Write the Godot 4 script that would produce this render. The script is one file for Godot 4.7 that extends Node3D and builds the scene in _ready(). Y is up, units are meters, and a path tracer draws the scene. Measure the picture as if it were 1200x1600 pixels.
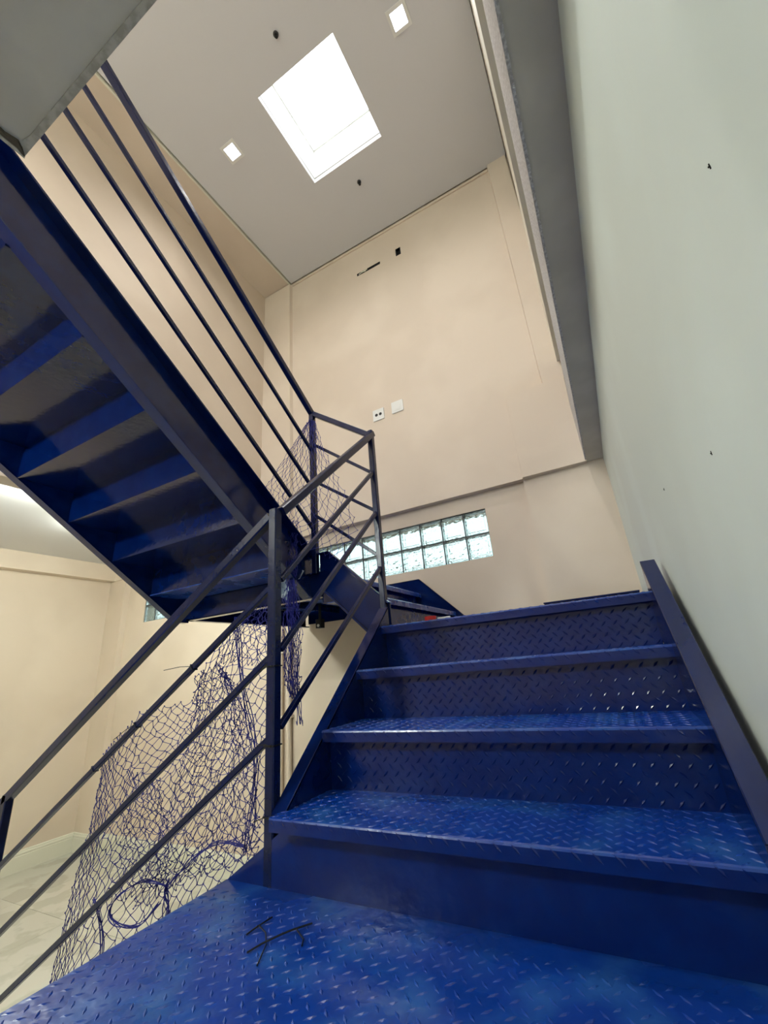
extends Node3D
# Steel stair in a double-height stairwell. Working axes: x to the right along the treads, y up from the eye,
# d into the depth of the flight in front; P() turns them into Godot's (floor at y = 0).

const FLOOR := -1.60
const SLAB := 1.275        # underside of the upper floor's beams
const CEIL := 4.70

var M := {}
var rng := RandomNumberGenerator.new()


func P(x: float, y: float, d: float) -> Vector3:
	return Vector3(x, y - FLOOR, -d)


# ------------------------------------------------------------------ mesh helpers
func mb() -> SurfaceTool:
	var st := SurfaceTool.new()
	st.begin(Mesh.PRIMITIVE_TRIANGLES)
	st.set_smooth_group(-1)
	return st


func tri(st: SurfaceTool, a: Vector3, b: Vector3, c: Vector3, out: Vector3) -> void:
	if (b - a).cross(c - a).dot(out) > 0.0:
		st.add_vertex(a); st.add_vertex(c); st.add_vertex(b)
	else:
		st.add_vertex(a); st.add_vertex(b); st.add_vertex(c)


func quad(st: SurfaceTool, a: Vector3, b: Vector3, c: Vector3, e: Vector3, out: Vector3) -> void:
	tri(st, a, b, c, out)
	tri(st, a, c, e, out)


# a polygon (in the U, V plane at o) pushed along w
func prism(st: SurfaceTool, pts: PackedVector2Array, o: Vector3, u: Vector3, v: Vector3, w: Vector3) -> void:
	var n := pts.size()
	var mid := Vector2.ZERO
	for p in pts:
		mid += p / n
	var area := 0.0
	for i in n:
		area += pts[i].cross(pts[(i + 1) % n])
	for i in n:
		var a := pts[i]
		var b := pts[(i + 1) % n]
		var e := (b - a)
		var nrm := Vector2(e.y, -e.x) * signf(area)
		var A := o + u * a.x + v * a.y
		var B := o + u * b.x + v * b.y
		quad(st, A, B, B + w, A + w, u * nrm.x + v * nrm.y)
	var idx := Geometry2D.triangulate_polygon(pts)
	for k in range(0, idx.size(), 3):
		var q := []
		for j in 3:
			var p := pts[idx[k + j]]
			q.append(o + u * p.x + v * p.y)
		tri(st, q[0], q[1], q[2], -w)
		tri(st, q[0] + w, q[1] + w, q[2] + w, w)


func chamfered(w: float, h: float, c: float) -> PackedVector2Array:
	var x := w / 2
	var y := h / 2
	return PackedVector2Array([Vector2(-x + c, -y), Vector2(x - c, -y), Vector2(x, -y + c), Vector2(x, y - c), Vector2(x - c, y), Vector2(-x + c, y), Vector2(-x, y - c), Vector2(-x, -y + c)])


# a straight chamfered bar from a to b; w across "side", h across the third axis
func bar(st: SurfaceTool, a: Vector3, b: Vector3, w: float, h: float, side := Vector3.RIGHT, c := 0.003) -> void:
	var dir := (b - a).normalized()
	var u := (side - dir * side.dot(dir)).normalized()
	var v := dir.cross(u)
	prism(st, chamfered(w, h, minf(c, minf(w, h) * 0.45)), a, u, v, b - a)


# axis-aligned box in working axes with chamfered long edges
func box(st: SurfaceTool, x0: float, x1: float, y0: float, y1: float, d0: float, d1: float) -> void:
	var p := P(x0, y0, d0)
	var q := P(x1, y1, d1)
	var c := [Vector3(p.x, p.y, p.z), Vector3(q.x, p.y, p.z), Vector3(q.x, q.y, p.z), Vector3(p.x, q.y, p.z), Vector3(p.x, p.y, q.z), Vector3(q.x, p.y, q.z), Vector3(q.x, q.y, q.z), Vector3(p.x, q.y, q.z)]
	for f in [[0, 1, 2, 3, Vector3(0, 0, 1)], [4, 5, 6, 7, Vector3(0, 0, -1)], [0, 1, 5, 4, Vector3.DOWN], [3, 2, 6, 7, Vector3.UP], [0, 3, 7, 4, Vector3.LEFT], [1, 2, 6, 5, Vector3.RIGHT]]:
		quad(st, c[f[0]], c[f[1]], c[f[2]], c[f[3]], f[4])


func tube(st: SurfaceTool, pts: Array, r: float, sides := 8, caps := true) -> void:
	var rings := []
	var ref := Vector3(0.31, 0.77, 0.55)
	for i in pts.size():
		var t: Vector3 = (pts[mini(i + 1, pts.size() - 1)] - pts[maxi(i - 1, 0)]).normalized()
		var u := (ref - t * ref.dot(t)).normalized()
		var v := t.cross(u)
		var ring := []
		for k in sides:
			var a := TAU * k / sides
			ring.append(pts[i] + (u * cos(a) + v * sin(a)) * r)
		rings.append(ring)
	for i in rings.size() - 1:
		for k in sides:
			var k2 := (k + 1) % sides
			var mid: Vector3 = (rings[i][k] + rings[i][k2]) * 0.5 - pts[i]
			quad(st, rings[i][k], rings[i][k2], rings[i + 1][k2], rings[i + 1][k], mid)
	if caps:
		var n := rings.size() - 1
		for k in sides:
			tri(st, pts[0], rings[0][k], rings[0][(k + 1) % sides], pts[0] - pts[1])
			tri(st, pts[n], rings[n][k], rings[n][(k + 1) % sides], pts[n] - pts[n - 1])


func obj(called: String, st: SurfaceTool, mat: Material, parent: Node = self) -> MeshInstance3D:
	st.generate_normals()
	var o := MeshInstance3D.new()
	o.mesh = st.commit()
	o.mesh.surface_set_material(0, mat)
	o.name = numbered(called, parent)
	parent.add_child(o, true)
	return o


func numbered(called: String, parent: Node) -> String:
	if not parent.has_node(called):
		return called
	var i := 1
	while parent.has_node("%s_%03d" % [called, i]):
		i += 1
	return "%s_%03d" % [called, i]


func tag(o: Node, label := "", category := "", group := "", kind := "") -> void:
	if label: o.set_meta("label", label)
	if category: o.set_meta("category", category)
	if group: o.set_meta("group", group)
	if kind: o.set_meta("kind", kind)


func thing(called: String, label: String, category: String, at := Vector3.ZERO, group := "") -> Node3D:
	var o := Node3D.new()
	o.name = numbered(called, self)
	add_child(o, true)
	o.position = at
	tag(o, label, category, group)
	return o


func struct(called: String, st: SurfaceTool, mat: Material, label: String, category := "wall") -> MeshInstance3D:
	var o := obj(called, st, mat)
	tag(o, label, category, "", "structure")
	return o


# moves a mesh that was built in scene coordinates under a thing whose base stands at "at"
func part(called: String, st: SurfaceTool, mat: Material, parent: Node3D) -> MeshInstance3D:
	var o := obj(called, st, mat, parent)
	var base := parent.position
	var up := parent.get_parent()
	while up is Node3D and up != self:
		base += (up as Node3D).position
		up = up.get_parent()
	o.position = -base
	return o


# ------------------------------------------------------------------ materials
func noise_tex(freq: float, seed_: int, lo: Color, hi: Color, a := 0.3, b := 0.7, size := 512, octaves := 4) -> NoiseTexture2D:
	var n := FastNoiseLite.new()
	n.seed = seed_
	n.frequency = freq
	n.fractal_octaves = octaves
	var g := Gradient.new()
	g.offsets = PackedFloat32Array([a, b])
	g.colors = PackedColorArray([lo, hi])
	var t := NoiseTexture2D.new()
	t.width = size
	t.height = size
	t.seamless = true
	t.noise = n
	t.color_ramp = g
	return t


func bump_tex(freq: float, seed_: int, strength: float, size := 512) -> NoiseTexture2D:
	var n := FastNoiseLite.new()
	n.seed = seed_
	n.frequency = freq
	n.fractal_octaves = 3
	var t := NoiseTexture2D.new()
	t.width = size
	t.height = size
	t.seamless = true
	t.as_normal_map = true
	t.bump_strength = strength
	t.noise = n
	return t


func mat(c: Color, rough: float, scale := 1.0, albedo: Texture2D = null, normal: Texture2D = null, nscale := 1.0, rtex: Texture2D = null) -> StandardMaterial3D:
	var m := StandardMaterial3D.new()
	m.albedo_color = c
	m.roughness = rough
	m.uv1_triplanar = true
	m.uv1_world_triplanar = true
	m.uv1_scale = Vector3.ONE * scale
	if albedo: m.albedo_texture = albedo
	if normal:
		m.normal_enabled = true
		m.normal_texture = normal
		m.normal_scale = nscale
	if rtex: m.roughness_texture = rtex
	return m


func materials() -> void:
	var wash := noise_tex(0.006, 9, Color(0.975, 0.97, 0.965), Color(1, 1, 1))
	M.cream = mat(Color(0.87, 0.81, 0.735), 0.6, 0.3, wash)
	M.cool = mat(Color(0.86, 0.895, 0.87), 0.55, 0.3, wash)
	M.ceiling = mat(Color(0.835, 0.835, 0.84), 0.45, 2.5)
	M.soffit = mat(Color(0.80, 0.775, 0.725), 0.85, 0.6, noise_tex(0.012, 21, Color(0.96, 0.96, 0.955), Color(1, 1, 1)))
	M.drywall = mat(Color(0.83, 0.82, 0.81), 0.9, 5.0, noise_tex(0.03, 22, Color(0.84, 0.83, 0.82), Color(1, 1, 1)), bump_tex(0.06, 16, 6.0), 0.8)
	M.bead = mat(Color(0.74, 0.72, 0.67), 0.9, 3.0, noise_tex(0.02, 23, Color(0.88, 0.87, 0.85), Color(1, 1, 1)))
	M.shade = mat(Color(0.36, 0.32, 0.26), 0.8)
	M.white = mat(Color(0.9, 0.9, 0.88), 0.35)
	M.board = mat(Color(0.88, 0.87, 0.80), 0.35)
	M.hole = mat(Color(0.05, 0.045, 0.04), 0.9)
	M.black = mat(Color(0.03, 0.03, 0.035), 0.45)
	M.steel_shadow = mat(Color(0.3, 0.3, 0.3), 0.5)
	# enamel: rolled gloss paint with a faint orange peel; tread plates carry a film of pale dust
	var peel := bump_tex(0.035, 31, 2.0)
	M.blue = mat(Color(0.004, 0.10, 0.325), 0.13, 1.5, noise_tex(0.01, 41, Color(0.82, 0.84, 0.9), Color(1, 1, 1)), peel, 0.10)
	M.blue.metallic_specular = 0.55
	M.tube = mat(Color(0.015, 0.08, 0.265), 0.24, 1.5, noise_tex(0.01, 43, Color(0.85, 0.85, 0.9), Color(1, 1, 1)), peel, 0.15)
	M.plate = mat(Color(1, 1, 1), 0.34, 1.1, noise_tex(0.0075, 47, Color(0.014, 0.205, 0.56), Color(0.14, 0.33, 0.62), 0.45, 0.9, 512, 5), peel, 0.3, noise_tex(0.009, 48, Color(0.72, 0.72, 0.72), Color(1, 1, 1)))
	M.plate.metallic_specular = 0.6
	M.riser = mat(Color(0.007, 0.135, 0.42), 0.17, 1.5, noise_tex(0.01, 52, Color(0.85, 0.87, 0.92), Color(1, 1, 1)), peel, 0.2)
	M.cord = mat(Color(0.11, 0.135, 0.52), 0.6)
	M.tile = []
	for k in 4:
		M.tile.append(mat(Color(0.80, 0.79, 0.74) * (0.97 + 0.012 * k), 0.16, 0.9 + 0.13 * k, noise_tex(0.0045, 60 + k, Color(0.94, 0.937, 0.925), Color(1, 1, 1), 0.36, 0.5, 512, 5)))
	M.grout = mat(Color(0.55, 0.54, 0.5), 0.9)
	var g := StandardMaterial3D.new()
	g.albedo_color = Color(0.42, 0.49, 0.485, 0.04)
	g.roughness = 0.03
	g.refraction_enabled = true
	g.refraction_scale = 0.05
	g.normal_enabled = true
	g.uv1_triplanar = true
	g.uv1_world_triplanar = true
	g.uv1_scale = Vector3.ONE * 3.1
	g.normal_texture = bump_tex(0.011, 71, 7.0)
	g.normal_scale = 0.95
	M.glass = g
	var pane := StandardMaterial3D.new()
	pane.transparency = BaseMaterial3D.TRANSPARENCY_ALPHA
	pane.albedo_color = Color(0.95, 1, 0.98, 0.12)
	pane.roughness = 0.02
	M.pane = pane
	M.lamp = StandardMaterial3D.new()
	M.lamp.albedo_color = Color(0.95, 0.95, 1)
	M.lamp.emission_enabled = true
	M.lamp.emission = Color(0.92, 0.95, 1)
	M.lamp.emission_energy_multiplier = 3.0
	var film := StandardMaterial3D.new()
	film.albedo_color = Color(0.82, 0.88, 0.93, 0.75)
	film.transparency = BaseMaterial3D.TRANSPARENCY_ALPHA
	film.roughness = 0.15
	M.film = film


# ------------------------------------------------------------------ lights
func omni(at: Vector3, energy: float, c: Color, size := 0.1, parent: Node = self) -> void:
	var l := OmniLight3D.new()
	l.name = numbered("lamp_light", parent)
	parent.add_child(l, true)
	l.position = at
	l.light_energy = energy
	l.light_color = c
	l.light_size = size
	l.omni_range = 20.0
	l.omni_attenuation = 2.0
	l.shadow_enabled = true


func downlight(x: float, y: float, d: float, energy: float, c: Color, label: String, spot: bool, group: String) -> void:
	var t := thing("ceiling_downlight", label, "ceiling light", P(x, y, d), group)
	var st := mb()
	for e in [[-0.08, 0.08, -0.08, -0.055], [-0.08, 0.08, 0.055, 0.08], [-0.08, -0.055, -0.055, 0.055], [0.055, 0.08, -0.055, 0.055]]:
		box(st, x + e[0], x + e[1], y - 0.008, y + 0.004, d + e[2], d + e[3])
	part("bezel", st, M.white, t)
	st = mb()
	box(st, x - 0.055, x + 0.055, y - 0.004, y + 0.004, d - 0.055, d + 0.055)
	part("lens", st, M.lamp, t)
	if spot:
		var l := SpotLight3D.new()
		l.name = "lamp_light"
		t.add_child(l)
		l.position = Vector3(0, -0.02, 0)
		l.rotation_degrees.x = -90
		l.spot_angle = 78
		l.spot_angle_attenuation = 1.0
		l.spot_range = 20
		l.spot_attenuation = 2.0
		l.light_size = 0.05
		l.light_energy = energy
		l.light_color = c
		l.shadow_enabled = true
	else:
		omni(Vector3(0, -0.08, 0), energy, c, 0.14, t)


# ------------------------------------------------------------------ steel parts
# a raised lug of the chequer plate: low ridge on a slim rhombus
func lug(st: SurfaceTool, c: Vector3, t: Vector3, n: Vector3) -> void:
	var s := t.cross(n)
	var e1 := c + t * 0.0125
	var e2 := c - t * 0.0125
	var a := c + s * 0.0036
	var b := c - s * 0.0036
	var r1 := c + t * 0.006 + n * 0.0017
	var r2 := c - t * 0.006 + n * 0.0017
	tri(st, e1, a, r1, n + t)
	tri(st, e1, b, r1, n + t)
	tri(st, e2, a, r2, n - t)
	tri(st, e2, b, r2, n - t)
	tri(st, a, r1, r2, s + n)
	tri(st, b, r1, r2, n - s)


# lugs over a rectangle o + u*[0..lu] + v*[0..lv]
func lugs(st: SurfaceTool, o: Vector3, u: Vector3, v: Vector3, lu: float, lv: float, n: Vector3) -> void:
	var q := 0.039
	for k in 2:
		var i0 := q * (0.35 + 0.5 * k)
		var t := (u + v * (1.0 if k == 0 else -1.0)).normalized()
		var a := i0
		while a < lu - 0.008:
			var b := q * (0.3 + 0.5 * k)
			while b < lv - 0.006:
				lug(st, o + u * a + v * b, t, n)
				b += q
			a += q


# a bent tread running along x: top plate, front lip; nose at depth d, going "go" into the depth (sign s)
func tread(parent: Node3D, x0: float, x1: float, y: float, d: float, go: float, lip := 0.034, skin: Material = null) -> void:
	var st := mb()
	var s := signf(go)
	var t := 0.005
	var r := 0.006
	var prof := PackedVector2Array([Vector2(go, 0), Vector2(s * r, 0), Vector2(s * r * 0.3, -r * 0.3), Vector2(0, -r), Vector2(s * t, -r), Vector2(go, -t)])
	prism(st, prof, P(x0, y, d), Vector3(0, 0, -1), Vector3.UP, Vector3(x1 - x0, 0, 0))
	var o := part("tread", st, skin if skin else M.plate, parent)
	st = mb()
	prism(st, PackedVector2Array([Vector2(0, -r), Vector2(0, -lip), Vector2(s * t, -lip), Vector2(s * t, -r)]), P(x0, y, d), Vector3(0, 0, -1), Vector3.UP, Vector3(x1 - x0, 0, 0))
	obj("nosing_lip", st, M.riser, o)
	st = mb()
	var dv := Vector3(0, 0, -s)
	lugs(st, P(x0, y, d), Vector3.RIGHT, dv, x1 - x0, absf(go), Vector3.UP)
	var k := obj("raised_lugs", st, M.plate, o)
	tag(k, "", "", "", "stuff")
	st = mb()
	lugs(st, P(x0, y, d), Vector3.RIGHT, Vector3.DOWN, x1 - x0, lip, -dv)
	k = obj("raised_lugs", st, M.riser, o)
	tag(k, "", "", "", "stuff")


# C channel standing in a plane of constant x (or of constant d when along_x): web plus two flanges pointing "out"
func channel(called: String, parent: Node3D, along_x: bool, plane: float, out: float, tops: Array, bots: Array, w: float) -> void:
	var st := mb()
	var side := Vector3(0, 0, -signf(out)) if along_x else Vector3(signf(out), 0, 0)
	var pt := func(q: Vector2) -> Vector3:
		return P(q.x, q.y, plane) if along_x else P(plane, q.y, q.x)
	var poly := PackedVector2Array()
	for q in tops:
		poly.append(q)
	for i in range(bots.size() - 1, -1, -1):
		poly.append(bots[i])
	var base: Vector3 = P(0, 0, plane) if along_x else P(plane, 0, 0)
	prism(st, poly, base, Vector3.RIGHT if along_x else Vector3(0, 0, -1), Vector3.UP, side * 0.007)
	for line in [tops, bots]:
		for i in line.size() - 1:
			var a: Vector3 = pt.call(line[i])
			var b: Vector3 = pt.call(line[i + 1])
			var inward := Vector3.UP * (-0.004 if line == tops else 0.004)
			bar(st, a + side * w * 0.5 + inward, b + side * w * 0.5 + inward, w, 0.009, side, 0.002)
	part(called, st, M.blue, parent)


func post(parent: Node3D, x: float, d: float, y0: float, y1: float, s := 0.036) -> void:
	var st := mb()
	bar(st, P(x, y0, d), P(x, y1, d), s, s, Vector3.RIGHT, 0.004)
	bar(st, P(x, y1 - 0.001, d), P(x, y1 + 0.003, d), s - 0.006, s - 0.006, Vector3.RIGHT, 0.004)
	part("newel_post", st, M.tube, parent)


func rail(called: String, parent: Node3D, a: Vector3, b: Vector3, s: float) -> void:
	var st := mb()
	var dir := (b - a).normalized()
	var side := dir.cross(Vector3.UP).normalized()
	bar(st, a, b, s, s, side, s * 0.12)
	part(called, st, M.tube, parent)


# ------------------------------------------------------------------ netting
# control rows: each row is an array of Vector3 (x, y, d) from left to right
func net_point(rows: Array, u: float, v: float) -> Vector3:
	var rv := clampf(v, 0, 1) * (rows.size() - 1)
	var r0 := mini(int(rv), rows.size() - 2)
	var f := rv - r0
	var q := []
	for r in [r0, r0 + 1]:
		var row: Array = rows[r]
		var cu := clampf(u, 0, 1) * (row.size() - 1)
		var c0 := mini(int(cu), row.size() - 2)
		q.append(row[c0].lerp(row[c0 + 1], cu - c0))
	return q[0].lerp(q[1], f)


func net(st: SurfaceTool, rows: Array, nu: int, nv: int, jitter: float, sag: float, r := 0.0016, loss := 0.0) -> void:
	var node := {}
	for j in nv + 1:
		for i in nu + 1:
			var u := (i + (0.5 if j % 2 else 0.0)) / nu
			if u > 1.0:
				continue
			var c := net_point(rows, u + rng.randf_range(-0.25, 0.25) / nu, (j + rng.randf_range(-0.25, 0.25)) / nv)
			node[Vector2i(i, j)] = c + Vector3(rng.randf_range(-1, 1), rng.randf_range(-1, 1), rng.randf_range(-1, 1)) * jitter
	for key in node:
		var odd: int = key.y % 2
		for di in [odd - 1, odd]:
			var to := Vector2i(key.x + di, key.y + 1)
			if not node.has(to) or rng.randf() < loss:
				continue
			var a: Vector3 = node[key]
			var b: Vector3 = node[to]
			var m := (a + b) * 0.5 + Vector3(rng.randf_range(-1, 1), -absf(rng.randfn(0.4, 0.5)), rng.randf_range(-1, 1)) * sag * a.distance_to(b)
			var pa := P(a.x, a.y, a.z)
			var pm := P(m.x, m.y, m.z)
			var pb := P(b.x, b.y, b.z)
			tube(st, [pa, pa.lerp(pm, 0.55) + (pm - pa.lerp(pb, 0.5)) * 0.3, pm, pb.lerp(pm, 0.55) + (pm - pa.lerp(pb, 0.5)) * 0.3, pb], r, 3, false)
		var k: Vector3 = node[key]
		var kp := P(k.x, k.y, k.z)
		tube(st, [kp + Vector3(0, r * 1.9, 0), kp, kp - Vector3(0, r * 1.9, 0)], r * 1.9, 4, true)


# a few loose cords wandering along a line of (x, y, d) points
func strands(st: SurfaceTool, path: Array, count: int, spread: float, r := 0.0017) -> void:
	var c := Curve3D.new()
	c.bake_interval = 0.008
	for i in path.size():
		var q: Vector3 = path[i]
		var a: Vector3 = path[maxi(i - 1, 0)]
		var b: Vector3 = path[mini(i + 1, path.size() - 1)]
		var t := (P(b.x, b.y, b.z) - P(a.x, a.y, a.z)) / 6.0
		c.add_point(P(q.x, q.y, q.z), -t, t)
	var total := c.get_baked_length()
	for s in count:
		var ph := rng.randf() * TAU
		var pts := []
		var n := maxi(8, int(total / 0.014))
		for k in n + 1:
			var f := float(k) / n
			var w := spread * (0.3 + 0.7 * absf(sin(f * 7.0 + ph)))
			pts.append(c.sample_baked(total * f) + Vector3(cos(ph + f * 9.0), sin(ph * 2.0 + f * 11.0), sin(ph + f * 8.0)) * w)
		tube(st, pts, r, 4, true)


func tie(x: float, y: float, d: float, along: Vector3, s: float, tail: Vector3, label: String) -> void:
	var st := mb()
	var p := P(x, y, d)
	var dir := along.normalized()
	var u := (Vector3(0, 0, 1) if absf(dir.z) < 0.9 else Vector3.RIGHT)
	u = (u - dir * u.dot(dir)).normalized()
	var v := dir.cross(u)
	var h := s / 2 + 0.0015
	var c := [u * h + v * h, -u * h + v * h, -u * h - v * h, u * h - v * h]
	for i in 4:
		bar(st, p + c[i], p + c[(i + 1) % 4], 0.004, 0.0016, dir, 0.0004)
	var t := thing("cable_tie", label, "cable tie", p, "cable ties holding the net")
	part("strap", st, M.black, t)
	st = mb()
	var a := p + u * h + v * h * 0.3
	bar(st, a - v * 0.004, a + v * 0.004, 0.006, 0.005, dir, 0.001)
	part("locking_head", st, M.black, t)
	st = mb()
	tube(st, [a, a + tail * 0.4 + Vector3(0, 0.004, 0), a + tail], 0.0013, 5)
	part("tail", st, M.black, t)


# ==================================================================
func _ready() -> void:
	rng.seed = 20240611
	# ---- camera
	var cam := Camera3D.new()
	cam.name = "camera"
	add_child(cam)
	cam.fov = rad_to_deg(2.0 * atan(800.0 / 652.82))
	cam.near = 0.02
	cam.far = 200
	var right := Vector3(0.87530146, -0.07995964, -0.47692119)
	var up := Vector3(0.23174331, 0.93496875, 0.26856743)
	var back := Vector3(0.42443185, -0.34560076, 0.83690962)
	cam.transform = Transform3D(Basis(right, up, back).orthonormalized(), P(0, 0, 0))
	cam.current = true
	# ---- sky and exposure
	var env := Environment.new()
	env.background_mode = Environment.BG_SKY
	var sky := Sky.new()
	var sm := ProceduralSkyMaterial.new()
	sm.sky_top_color = Color(0.93, 0.95, 0.97)
	sm.sky_horizon_color = Color(0.95, 0.965, 0.95)
	sm.ground_horizon_color = Color(0.91, 0.92, 0.89)
	sm.ground_bottom_color = Color(0.72, 0.76, 0.73)
	sm.sky_energy_multiplier = 2.0
	sm.ground_energy_multiplier = 1.9
	sm.sun_angle_max = 0.0
	sky.sky_material = sm
	env.sky = sky
	env.tonemap_mode = Environment.TONE_MAPPER_LINEAR
	env.tonemap_exposure = 1.85
	env.sdfgi_enabled = true
	env.ssao_enabled = true
	env.ssil_enabled = true
	var we := WorldEnvironment.new()
	we.name = "world_environment"
	we.environment = env
	add_child(we)
	materials()
	build_lights()
	build_room()
	build_windows()
	build_stairs()
	build_railings()
	build_net()
	build_small()


func build_lights() -> void:
	var cool := Color(1.0, 0.98, 0.965)
	downlight(-2.158, CEIL, 1.72, 0.85, cool, "small square recessed downlight glowing on the upper ceiling left of the skylight", true, "downlights in the upper ceiling")
	downlight(-0.388, CEIL, 1.74, 0.85, cool, "small square recessed downlight glowing on the upper ceiling right of the skylight", true, "downlights in the upper ceiling")
	downlight(-2.158, CEIL, -0.35, 1.8, cool, "square recessed downlight of the upper ceiling above the camera, left one", true, "downlights in the upper ceiling")
	downlight(-0.388, CEIL, -0.35, 1.2, cool, "square recessed downlight of the upper ceiling above the camera, right one", true, "downlights in the upper ceiling")
	# the lower storey's lamps, behind the upper flight and behind the camera
	var neutral := Color(0.96, 1.0, 0.97)
	var warm := Color(0.97, 1.0, 0.96)
	downlight(-3.5, 1.52, 1.42, 1.4, warm, "square ceiling light of the lower room hidden behind the middle of the upper flight", false, "lower ceiling lights")
	downlight(-4.3, 1.52, 2.05, 0.12, warm, "square ceiling light of the lower room hidden behind the left edge of the upper flight", false, "lower ceiling lights")
	downlight(-2.2, 1.52, -1.2, 2.2, neutral, "square ceiling light of the lower room behind the camera", false, "lower ceiling lights")


func build_room() -> void:
	var st := mb()
	# ground floor: screed slab with porcelain tiles laid on it
	box(st, -5.9, 0.4, FLOOR - 0.2, FLOOR - 0.012, -4.2, 3.42)
	var fl := struct("floor", st, M.grout, "pale porcelain tiled floor of the lower storey", "floor")
	var k := 0
	for i in 7:
		for j in 8:
			var x0 := -5.72 + i * 0.8
			var d0 := 3.22 - (j + 1) * 0.9
			st = mb()
			box(st, x0 + 0.001, minf(x0 + 0.798, 0.195), FLOOR - 0.012, FLOOR, d0 + 0.001, d0 + 0.898)
			obj("floor_tile", st, M.tile[(i * 3 + j * 5 + i * j) % 4], fl)
	# far wall of the lower storey with the opening of the glass block strip
	st = mb()
	box(st, -5.9, 0.4, FLOOR, 0.737, 3.22, 3.42)
	box(st, -5.9, 0.4, 1.135, SLAB, 3.22, 3.42)
	box(st, -5.9, -5.042, 0.737, 1.135, 3.22, 3.42)
	box(st, -0.715, 0.4, 0.737, 1.135, 3.22, 3.42)
	box(st, -5.9, -3.21, SLAB, 1.72, 3.22, 3.42)
	struct("wall_far", st, M.cream, "cream far wall of the lower storey around the glass block strip")
	st = mb()
	box(st, -0.372, 0.195, FLOOR, SLAB, 3.15, 3.22)
	struct("wall_far_column", st, M.cream, "flat cream column in the far right corner behind the top step")
	st = mb()
	box(st, -5.72, -5.39, FLOOR, 1.32, 3.15, 3.22)
	struct("wall_far_column", st, M.cream, "flat cream column in the far left corner of the lower room")
	# upper far wall with a slot and a square hole chased into it
	var u := CSGCombiner3D.new()
	u.name = "wall_upper_far"
	add_child(u)
	tag(u, "tall cream upper far wall under the ceiling with two sockets", "wall", "", "structure")
	csg(u, -3.3, 0.4, SLAB, CEIL + 0.1, 3.16, 3.36, false)
	csg(u, -1.69, -1.385, 4.235, 4.275, 3.15, 3.24, true)
	csg(u, -1.185, -1.125, 4.215, 4.315, 3.15, 3.24, true)
	u.material_override = M.cream
	st = mb()
	prism(st, PackedVector2Array([Vector2(-0.374, 3.16), Vector2(-0.366, 3.10), Vector2(0.085, 3.10), Vector2(0.085, 3.16)]), P(0, SLAB - 0.012, 0), Vector3.RIGHT, Vector3(0, 0, -1), Vector3(0, 0.74, 0))
	struct("wall_upper_pilaster", st, M.cream, "low cream pilaster face beside the slab edge on the upper far wall")
	st = mb()
	prism(st, PackedVector2Array([Vector2(-0.078, 3.16), Vector2(-0.07, 3.118), Vector2(0.11, 3.118), Vector2(0.11, 3.16)]), P(0, 2.0, 0), Vector3.RIGHT, Vector3(0, 0, -1), Vector3(0, CEIL + 0.05 - 2.0, 0))
	struct("wall_upper_pilaster", st, M.cream, "narrow cream pilaster rising to the ceiling at the right end of the upper far wall")
	st = mb()
	prism(st, PackedVector2Array([Vector2(-3.07, 3.16), Vector2(-3.07, 3.12), Vector2(-2.655, 3.12), Vector2(-2.645, 3.16)]), P(0, SLAB, 0), Vector3.RIGHT, Vector3(0, 0, -1), Vector3(0, CEIL - 0.02 - SLAB, 0))
	struct("wall_upper_pilaster", st, M.cream, "cream pilaster in the upper left corner of the stairwell")
	# left walls
	st = mb()
	box(st, -5.92, -5.72, FLOOR, 1.72, -4.2, 3.42)
	struct("wall_left", st, M.cream, "cream left wall of the lower room above the white baseboard")
	st = mb()
	box(st, -3.21, -3.07, SLAB, CEIL + 0.1, -3.2, 3.16)
	struct("wall_upper_left", st, M.cream, "tall cream upper wall behind the handrail of the upper flight")
	# beams under the lower ceiling
	st = mb()
	box(st, -5.72, -5.6, 1.32, 1.52, -4.0, 3.15)
	struct("beam_left", st, M.cream, "cream beam along the top of the left wall", "beam")
	st = mb()
	box(st, -5.72, -3.21, 1.32, 1.52, 3.13, 3.22)
	struct("beam_far", st, M.cream, "cream beam along the top of the far wall left of the stair", "beam")
	# right wall, slab edge over it and the wall of the upper storey
	st = mb()
	box(st, 0.195, 0.4, FLOOR, SLAB, -4.2, 3.42)
	struct("wall_right", st, M.cool, "pale grey right wall beside the stair")
	st = mb()
	box(st, 0.085, 0.4, SLAB, 1.75, 0.2, 3.16)
	var sl := struct("beam_right", st, M.soffit, "grey soffit of the slab beam along the right wall", "beam")
	st = mb()
	box(st, 0.077, 0.086, SLAB - 0.004, 1.74, 0.2, 3.098)
	obj("edge_board", st, M.drywall, sl)
	st = mb()
	box(st, 0.125, 0.4, 1.75, CEIL + 0.1, -3.2, 3.16)
	struct("wall_upper_right", st, M.soffit, "upper right wall seen edge on above the slab edge")
	st = mb()
	box(st, 0.072, 0.125, 2.16, 2.5, -3.0, 3.118)
	struct("trim_1", st, M.board, "thin pale trim running above the slab edge on the right", "trim")
	# upper ceiling with the skylight opening; a shadow gap all round
	st = mb()
	hole_slab(st, -2.645, 0.119, CEIL, CEIL + 0.06, -3.0, 3.142, -1.663, -0.878, 1.548, 2.346)
	struct("ceiling", st, M.ceiling, "pale grey upper ceiling around the skylight", "ceiling")
	st = mb()
	hole_slab(st, -3.3, 0.4, CEIL + 0.075, CEIL + 0.5, -3.2, 3.36, -1.663, -0.878, 1.548, 2.346)
	struct("ceiling_roof", st, M.white, "white shaft of the skylight through the roof", "ceiling")
	st = mb()
	box(st, -3.07, -2.66, CEIL - 0.012, CEIL + 0.03, -3.0, 3.155)
	struct("ceiling_border", st, M.cream, "cream ceiling border along the upper left wall", "ceiling")
	st = mb()
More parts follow.
